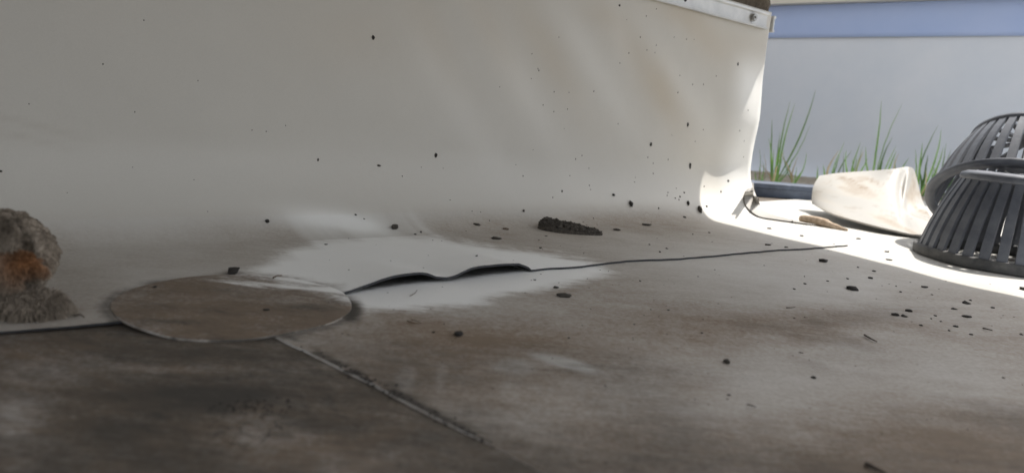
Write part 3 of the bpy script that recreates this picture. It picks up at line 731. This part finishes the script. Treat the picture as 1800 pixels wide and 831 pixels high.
clump('grass_tuft', 'dense grass tuft between the offcut and the strainers', (1618, 345), [(1612, 345, 1649, 220, -.07), (1616, 345, 1654, 228, .06), (1610, 345, 1609, 262), (1618, 345, 1631, 272), (1620, 345, 1658, 258, .06), (1612, 345, 1622, 250), (1622, 345, 1640, 285, .1), (1616, 345, 1606, 300), (1624, 345, 1646, 300)], 1.85, .0034)
clump('grass_tuft', 'grass tuft showing through the tilted strainer', (1655, 352), [(1650, 352, 1663, 252), (1652, 352, 1672, 262, -.05), (1655, 352, 1640, 290), (1660, 352, 1690, 280), (1670, 352, 1668, 300), (1648, 352, 1676, 300, -.08)], 1.85, .0034)
clump('grass_tuft', 'few short blades at the curb corner edge', (1330, 322), [(1330, 322, 1327, 300), (1336, 322, 1334, 292), (1343, 324, 1337, 306)], 1.98, .0016)

# ------------------------------------------------------------------ rag at the left
rg0 = floor_at(40, 575); rag = thing('dirty_rag', 'folded dirty fleece rag with an orange stain at the left edge', 'rag', (rg0[0], rg0[1], 0))
def furry(name, G_, closed, nfib, ln, rustc=None, seed=0):
    r = np.random.default_rng(seed); G_ = np.asarray(G_, float); a, b = G_.shape[:2]
    nn = fbm(G_[..., 0] * 160 + seed, (G_[..., 2] + G_[..., 1]) * 160)
    cen = G_.reshape(-1, 3).mean(0); du = np.gradient(G_, axis=0); dv = np.roll(G_, -1, 1) - np.roll(G_, 1, 1); Nn = np.cross(du, dv); Nn /= np.linalg.norm(Nn, axis=2, keepdims=True) + 1e-9
    axis_pts = G_.mean(1, keepdims=True); sgn = np.sign(((G_ - axis_pts) * Nn).sum(2).mean()); Nn *= sgn
    n2_ = fbm(G_[..., 0] * 420 + seed, (G_[..., 2] * 1.3 + G_[..., 1]) * 420, 2)
    G_ = G_ + Nn * ((nn - .5) * .0028 + (n2_ - .5) * .0030)[..., None]
    m = MB(); m.grid(G_, closed_v=closed)
    V, Fc = [], []; comb = np.array([.5, -.3, -.45])
    for k in range(nfib):
        i = r.integers(0, a - 1); j = r.integers(0, b); f, g = r.random(2); j2 = (j + 1) % b
        p_ = (G_[i, j] * (1 - f) + G_[i + 1, j] * f) * (1 - g) + (G_[i, j2] * (1 - f) + G_[i + 1, j2] * f) * g
        cl = vnoise(np.array([p_[0] * 300]), np.array([p_[2] * 300 + p_[1] * 200]))[0]
        dr = Nn[i, j] + comb * .5 + (r.random(3) - .5) * 1.1 + np.array([cl - .5, 0, cl - .5]) * 1.4; dr /= np.linalg.norm(dr)
        sd = np.cross(dr, r.random(3) - .5); sd /= np.linalg.norm(sd) + 1e-9; l_ = ln * (.5 + r.random()); w_ = .00022
        md = p_ + dr * l_ * .55; tp = p_ + dr * l_ + np.array([0, 0, -.35 * l_]) + (r.random(3) - .5) * l_ * .4
        n0 = len(V); V += [p_ - sd * w_, p_ + sd * w_, md + sd * w_, md - sd * w_, tp]; Fc += [(n0, n0 + 1, n0 + 2, n0 + 3), (n0 + 3, n0 + 2, n0 + 4)]
    m.add(V, Fc); A = np.concatenate(m.v)
    ru = np.zeros(len(A))
    if rustc is not None: ru = np.exp(-(np.linalg.norm((A - rustc[0]) * np.array([1, .5, 1]), axis=1) / rustc[1]) ** 2)
    return build(name, m, M['rag'], rag, attrs={'rust': ru})
def lump(pts, rads, sq, n=64, depthf=1.6):
    """a fat fold: centre line pts, radii rads (in the picture plane), stretched in depth"""
    R_ = []
    pts = np.asarray(pts, float)
    K_ = 80; P_ = refine(np.stack([pts, pts]), 2, K_)[0]; rr_ = np.interp(np.linspace(0, 1, K_), np.linspace(0, 1, len(rads)), rads)
    for i in range(K_):
        t = P_[min(i + 1, K_ - 1)] - P_[max(i - 1, 0)]; t /= np.linalg.norm(t) + 1e-9; dep = np.array([0, 1.0, 0]); nrm = np.cross(t, dep); nrm /= np.linalg.norm(nrm) + 1e-9
        R_.append([P_[i] + nrm * math.cos(2 * PI * j / n) * rr_[i] * sq + dep * math.sin(2 * PI * j / n) * rr_[i] * depthf for j in range(n)])
    return np.array(R_)
YR = .395
def rp(px, py, y=YR): return depth_at(px, py, y)
s_ = YR / FPX
furry('lower_fold', lump([rp(-160, 536, YR - .014), rp(-60, 535, YR - .014), rp(20, 536, YR - .014), rp(70, 539, YR - .013), rp(98, 543, YR - .010), rp(115, 547, YR - .008)], np.array([32, 32, 31, 29, 24, 8]) * s_, 1.0, depthf=1.1), True, 10000, .0036, seed=1)
furry('main_fold', lump([rp(-200, 476, YR - .020), rp(-90, 476, YR - .020), rp(-20, 475, YR - .020), rp(20, 475, YR - .019), rp(46, 476, YR - .016), rp(66, 478, YR - .008)], np.array([40, 38, 36, 34, 28, 12]) * s_, 1.0, depthf=.6), True, 11000, .0026, (rp(34, 462, YR - .03), .0150), seed=2)
# cuff: a thick band curling over the opening
cp = [rp(2, 374), rp(30, 381), rp(57, 396), rp(79, 424), rp(84, 455), rp(73, 482), rp(50, 502), rp(15, 508)]
furry('curled_cuff', lump(cp, np.array([7, 7, 7.5, 9, 10.5, 11, 11, 10]) * s_, .9, depthf=3.0), True, 9000, .0009, (rp(58, 490, YR - .02), .006), seed=3)
furry('upper_tuft', lump([rp(-140, 405, YR - .022), rp(-60, 402, YR - .022), rp(-15, 405, YR - .022), rp(4, 412, YR - .022), rp(22, 428, YR - .022)], np.array([38, 36, 31, 21, 5]) * s_, 1.0, depthf=.5), True, 9000, .0026, seed=4)
furry('inner_fold', lump([rp(-140, 440, YR + .040), rp(-20, 440, YR + .040), rp(30, 440, YR + .040), rp(62, 442, YR + .038), rp(80, 446, YR + .036)], np.array([66, 62, 54, 36, 10]) * s_, 1.0, depthf=.5), True, 1500, .0012, seed=5)

# ------------------------------------------------------------------ litter
_rocks = [rock_unit(900 + i, 1, .22) for i in range(6)] + [rock_unit(950 + i, 0, .35) for i in range(5)]
_rmesh = {}
def crumb(px, py, wpx, hpx, label, mat='crumb', group=None, name='dirt_crumb', cat='dirt crumb', spin=None, var=None, flat=None):
    p, nrm = cast(px, py); dpt = (p - CAM) @ FW; s = dpt / FPX
    v = var if var is not None else random.randrange(len(_rocks)); key = (v, mat)
    if key not in _rmesh:
        V, Fc = _rocks[v]; me = bpy.data.meshes.new(name); me.from_pydata(V.tolist(), [], Fc); me.materials.append(M[mat]); _rmesh[key] = me
    o = bpy.data.objects.new(name, _rmesh[key]); link(o)
    a, b, c = frame(nrm, random.uniform(-.4, .4) if spin is None else spin)
    # a: across the picture as far as possible
    ax_ = RT - nrm * (RT @ nrm); ax_ /= np.linalg.norm(ax_); sp = random.uniform(-.35, .35) if spin is None else spin
    bx_ = np.cross(nrm, ax_); a = ax_ * math.cos(sp) + bx_ * math.sin(sp); b = np.cross(nrm, a)
    view = (CAM - p) / np.linalg.norm(CAM - p); face = max(abs(view @ nrm), .12)
    sx = wpx * .5 * s
    if nrm[2] < .55: sy, sz = hpx * .5 * s, min(sx, hpx * .5 * s) * .35        # stuck on the wall
    else: sz = (flat if flat is not None else .62) * hpx * s * .62; sy = max(sx * .7, (hpx * s * .35) / max(face, .3))
    Mx = Matrix(((a[0] * sx, b[0] * sy, nrm[0] * sz, 0), (a[1] * sx, b[1] * sy, nrm[1] * sz, 0), (a[2] * sx, b[2] * sy, nrm[2] * sz, 0), (0, 0, 0, 1)))
    c_ = p + nrm * sz * (.2 if nrm[2] < .55 else .55); o.matrix_world = Matrix.Translation(Vector(c_)) @ Mx
    return tag(o, label, cat, group)
G1 = 'dark crumbs scattered on the roof'; G2 = 'dark specks stuck on the curb wall'
for px, py, w, h, lab, mat in [
    (694, 401, 13, 10, 'dark brown crumb at the cove foot above the clean wiped area', 'mud'),
    (806, 589, 17, 11, 'round black crumb alone on the brown film below the open seam', 'crumb'),
    (992, 521, 30, 9, 'flat brown mud flake right of the clean wiped area', 'mud'),
    (977, 506, 11, 5, 'small dark flake just above the flat brown mud flake', 'mud'),
    (872, 420, 20, 6, 'low rounded mud crumb left of the big mud lump', 'mud'),
    (838, 395, 14, 4, 'thin mud fleck farther left along the cove foot', 'mud'),
    (889, 403, 13, 4, 'thin brown fleck left of the big mud lump', 'leafbit'),
    (1084, 405, 20, 5, 'thin pointed mud flake right of the big mud lump', 'mud'),
    (1137, 396, 20, 6, 'slender dark flake at the cove foot near the sunlit corner', 'mud'),
    (1447, 460, 16, 8, 'dark crumb in the shade just below the end of the seam', 'crumb'),
    (1498, 509, 22, 9, 'ragged black crumb with fibres midway along the shadow edge', 'crumb'),
    (1574, 554, 15, 6, 'left of two touching black crumbs in a dark smudge at right', 'crumb'),
    (1589, 556, 13, 5, 'right of two touching black crumbs in a dark smudge at right', 'crumb'),
    (1597, 547, 14, 6, 'small crumb behind the two touching black ones', 'crumb'),
    (1698, 533, 16, 6, 'flat dark crumb at right, the upper of a loose cluster', 'crumb'),
    (1700, 557, 18, 5, 'flat dark crumb in a faint smudge at right', 'crumb'),
    (1677, 543, 14, 3, 'thin dark flake left of the upper crumb of the cluster', 'crumb'),
    (1680, 574, 11, 4, 'small flake at the bottom of the loose cluster', 'crumb'),
    (1625, 505, 12, 5, 'flat crumb nearest the strainer in the shade', 'crumb'),
    (1536, 477, 11, 3, 'thin flake close to the shadow edge', 'crumb'),
    (1530, 489, 10, 4, 'small crumb below the thin flake near the shadow edge', 'crumb'),
    (1277, 637, 13, 9, 'rounded brown crumb at the end of a brown streak', 'mud'),
    (1430, 664, 10, 5, 'small dark crumb alone on the pale roof, lower right', 'crumb'),
    (272, 505, 9, 4, 'small dark crumb lying on the round patch near its back edge', 'crumb'),
    (468, 545, 13, 4, 'dark dirt flake lying in the middle of the round patch', 'crumb'),
    (573, 430, 9, 3, 'thin dark fleck behind the clean wiped area', 'mud'),
    (1350, 431, 13, 4, 'dark crumb on the flashing above the sealed seam', 'mud'),
    (1382, 435, 9, 3, 'smaller crumb beside the one above the sealed seam', 'mud'),
    (1352, 402, 10, 3, 'sunlit crumb on the white roof below the curb corner', 'mud'),
    (1409, 415, 5, 4, 'tiny round crumb on the sunlit white roof', 'mud'),
    (1509, 420, 11, 3, 'thin crumb on sunlit roof left of the strainer shadow', 'mud'),
    (1559, 443, 9, 3, 'thin upper crumb of the sunlit pair below the strainer shadow', 'mud'),
    (1563, 457, 14, 3, 'long lower crumb of the sunlit pair below the strainer shadow', 'mud'),
    (1798, 509, 8, 8, 'brown crumb on sunlit roof at the right edge', 'mud'),
    (470, 390, 8, 7, 'black crumb stuck low on the cove, left of the pale smear', 'crumb'),
    (1707, 588, 8, 3, 'tiny flake below the cluster at right', 'crumb'),
    (1619, 572, 7, 3, 'tiny crumb below the two touching black ones', 'crumb'),
    (1745, 541, 8, 3, 'tiny crumb at the far right of the shaded roof', 'crumb')]:
    crumb(px, py, w * .9, h * .9, lab, mat, G1, flat=.8)
for px, py in [(1115, 570), (1125, 494), (1000, 594), (1282, 694), (1065, 813), (1682, 810), (1764, 664), (1455, 494), (1396, 508), (1414, 486), (1575, 503), (1644, 555), (1637, 560), (1654, 565), (1668, 581), (1415, 499), (1144, 544), (1396, 559), (1064, 678), (1234, 585), (1175, 545), (940, 492), (838, 450), (1280, 694), (1279, 701), (762, 584), (1638, 518), (1706, 528), (1795, 588), (1508, 470), (1490, 490), (1583, 513), (1160, 443), (1218, 412), (1142, 430), (1172, 437), (950, 436), (740, 408), (730, 412), (640, 385), (960, 415), (1247, 409)]:
    zone = 'among the cluster at the right end of the shaded roof' if px > 1390 and py < 600 else 'in the foreground below the open seam' if py > 540 else 'between the cove foot and the seam'
    crumb(px, py, random.uniform(3, 5.5), random.uniform(1.8, 3.2), 'tiny dark crumb ' + zone, 'crumb', G1)
for px, py, w, h, lab in [
    (656, 66, 6, 11, 'upright dark speck high on the wall left of centre'), (766, 273, 6, 9, 'oval black speck mid wall, above the clean wiped area'),
    (666, 291, 8, 5, 'flat brown speck left of the oval black one'), (1209, 219, 6, 10, 'oval dark speck, highest of the three large ones near the corner'),
    (1144, 254, 6, 7, 'leaning dark speck left of the large oval one'), (1213, 292, 6, 12, 'tall narrow dark speck nearest the sunlit cove'),
    (1108, 359, 6, 11, 'leaf shaped dark speck low on the wall above the mud flakes'), (1078, 343, 6, 5, 'small ragged speck left of the leaf shaped one'),
    (988, 336, 4, 7, 'small slanted speck above the big mud lump'), (920, 371, 5, 5, 'small speck on the cove left of the big mud lump'),
    (1089, 10, 5, 4, 'dark speck just under the left end of the visible bar'), (1297, 113, 4, 6, 'dark speck below the bar near the curb edge'),
    (64, 387, 7, 3, 'thin speck on the wall above the rag'), (1, 301, 6, 4, 'dark speck at the left edge of the wall'), (559, 281, 4, 5, 'small black speck left of the flat brown one'),
    (625, 378, 4, 4, 'small crumb above the pale smear'), (1280, 318, 5, 5, 'dark speck on sunlit membrane near the corner patch'), (1242, 363, 5, 4, 'speck on the sunlit cove'),
    (1229, 370, 5, 12, 'grey slanted fleck on the sunlit cove edge'), (1209, 358, 4, 7, 'dark speck just left of the sunlit cove'), (1203, 382, 6, 3, 'thin fleck at the bottom of the shaded cove'), (1200, 2, 6, 4, 'dark speck on the upper edge of the bar')]:
    crumb(px, py, w, h, lab, 'mud' if 'grey' in lab or 'brown' in lab else 'crumb', G2, 'dirt_speck', 'dirt speck', spin=0)
zo = lambda L_, ox, oy, s: [(ox + a / s, oy + b / s) for a, b in L_]
small = zo([(757, 130), (663, 188), (684, 240), (687, 246), (661, 274), (551, 303), (702, 366), (739, 389), (787, 380), (775, 448), (963, 431), (667, 521), (861, 585), (795, 611), (815, 553), (837, 541), (863, 645), (867, 659), (735, 687), (354, 585), (278, 582), (212, 613), (378, 696), (1061, 57), (1096, 32), (1040, 130), (1063, 175), (1096, 158), (1091, 184), (1158, 130), (1201, 137), (1227, 138), (1304, 265), (1178, 263), (1222, 294), (1260, 294), (1171, 322), (1150, 470), (1259, 452), (1231, 492), (1137, 555), (1066, 547), (1085, 568), (1085, 603), (1023, 617), (1020, 633), (1136, 670), (1133, 680), (1165, 655), (1192, 670), (1174, 695), (1161, 690), (1103, 725), (455, 735), (484, 738), (515, 768), (877, 760), (993, 70), (1000, 185), (969, 220), (878, 318), (740, 320), (792, 322), (607, 573), (632, 612), (1320, 667), (1262, 649)], 600, 0, 1.979)
small += [(253, 36), (51, 183), (348, 142), (237, 197), (181, 113), (502, 221), (443, 229), (233, 294), (118, 339), (341, 316), (468, 231), (365, 372), (1238, 327), (1203, 339), (1195, 346), (1315, 194), (1300, 230), (1308, 248), (1307, 276)]
for px, py in small:
    crumb(px, py, random.uniform(1.4, 2.6), random.uniform(1.6, 3.2), 'tiny dark speck ' + ('on the left half of the curb wall' if px < 880 else 'low on the curb wall above the mud lump and corner' if py > 270 else 'high on the curb wall below the bar'), 'crumb', G2, 'dirt_speck', 'dirt speck', spin=0)

# angular black crumb near the patch
crumb(411, 481, 20, 17, 'angular black lump standing on the roof behind the round patch', 'crumb', None, 'dirt_lump', 'dirt lump', spin=.2, var=7, flat=.95)

# big dried mud lump
c0, n0 = cast(944, 400); c1, n1 = cast(1060, 414); axm = c1 - c0; Lm = np.linalg.norm(axm); axm /= Lm; bm = np.array([-axm[1], axm[0], 0]); bm /= np.linalg.norm(bm)
mud = thing('mud_lump', 'large crusty lump of dried dark mud at the foot of the wall', 'mud lump', tuple((c0 + c1) / 2))
ga, gb = 70, 30; H = np.zeros((ga, gb, 3))
for i, q in enumerate(np.linspace(0, 1, ga)):
    for j, r in enumerate(np.linspace(-1, 1, gb)):
        wdt = .021 * math.sin(PI * min(1, max(0, q)) ** .8) ** .6 + .001
        e = max(0, 1 - r * r) ** .5 * math.sin(PI * q) ** .35
        hh = .0105 * e * (1.25 - .75 * q) * (.75 + .5 * float(fbm(np.array([q * 22.]), np.array([r * 5.]))[0])) + .0045 * math.exp(-((q - .13) / .07) ** 2 - (r / .6) ** 2)
        p_ = c0 + axm * Lm * q + bm * (r * wdt + .004); p_[2] = c0[2] + (c1[2] - c0[2]) * q - .0012 + hh; H[i, j] = p_
m = MB(); m.grid(H); build('crust', m, M['mud'], mud, smooth=False)
m = MB()
for i in range(420):
    a_, b_ = random.randrange(3, ga - 3), random.randrange(4, gb - 4); V, Fc = _rocks[6 + i % 5]; r = random.uniform(.0009, .0030) * (1.6 if random.random() < .1 else 1)
    m.add(H[a_, b_] + V * r * np.array([1, 1, .8]), Fc)
tag(build('mud_granules', m, M['mud'], mud, smooth=False), kind='stuff')

# twigs and fibres
def twig(pts, r, label, mat='twig', h=.0012, cat='twig'):
    P_ = [cast(*p_)[0] + np.array([0, 0, h]) for p_ in pts]; m = MB(); m.tube(refine(np.stack([P_, P_]), 2, 12)[0], np.linspace(r, r * .5, 12), 6)
    tag(build('twig', m, M[mat]), label, cat, 'twigs and fibres on the roof')
twig([(1519, 591), (1529, 597), (1541, 603)], .0007, 'thin curved twig on the pale roof at right')
twig([(1521, 819), (1534, 825), (1556, 836)], .0011, 'dark twig at the bottom edge right of centre')
twig([(1313, 714), (1322, 717), (1329, 719)], .0004, 'fine short fibre on the pale roof, lower middle')
twig([(1727, 579), (1733, 580), (1744, 583)], .0007, 'short dark twig at far right of the shaded roof')
twig([(120, 555), (132, 558), (140, 556), (148, 561)], .0006, 'wiggly dark fibre between rag and round patch')
twig([(716, 567), (728, 571), (741, 570)], .0004, 'thin curved fibre below the clean wiped area', 'leafbit')
twig([(722, 565), (730, 566), (737, 569)], .0003, 'second thin fibre crossing the curved one', 'leafbit')
twig([(480, 491), (488, 487), (496, 487)], .0006, 'small curled sliver behind the round patch', 'leafbit')
twig([(720, 523), (729, 518), (733, 512)], .00025, 'hair thin curved fibre on the clean wiped area below the lifted seam', 'leafbit')
twig([(1382, 543), (1390, 543), (1397, 542)], .0004, 'fine dark fibre on the brown streak at right')
twig([(1404, 622), (1412, 623)], .0004, 'tiny fibre right of the brown crumb')

# loose black crumbs gathered along the near seam, too small to count
m = MB()
for i in range(520):
    t = random.random() ** .8; px = 515 + (870 - 515) * t + random.gauss(6, 9); py = 607 + (790 - 607) * t - abs(random.gauss(2, 5))
    if random.random() > (.8 if .24 < t < .5 else .14): continue
    p, n_ = cast(px, py); V, Fc = _rocks[6 + i % 5]; r = random.uniform(.0002, .0008); m.add(p + V * r * np.array([1.3, 1.3, .6]), Fc)
for i in range(90):
    px = random.gauss(440, 40); py = random.gauss(712, 8); p, n_ = cast(px, py); V, Fc = _rocks[6 + i % 5]; m.add(p + V * random.uniform(.0002, .0006) * np.array([1.4, 1.4, .6]), Fc)
for i in range(260):
    px = random.uniform(560, 1800); py = random.uniform(390, 831); p, n_ = cast(px, py)
    V, Fc = _rocks[6 + i % 5]; m.add(p + V * random.uniform(.0002, .0006) * ((p - CAM) @ FW) / .6 * np.array([1.5, 1.2, .6]), Fc)
tag(build('dirt_grit', m, M['crumb'], smooth=False), 'fine black grit scattered over the roof and along the seams', 'grit', kind='stuff')
for o in S.objects:
    if '_o' in o: del o['_o']
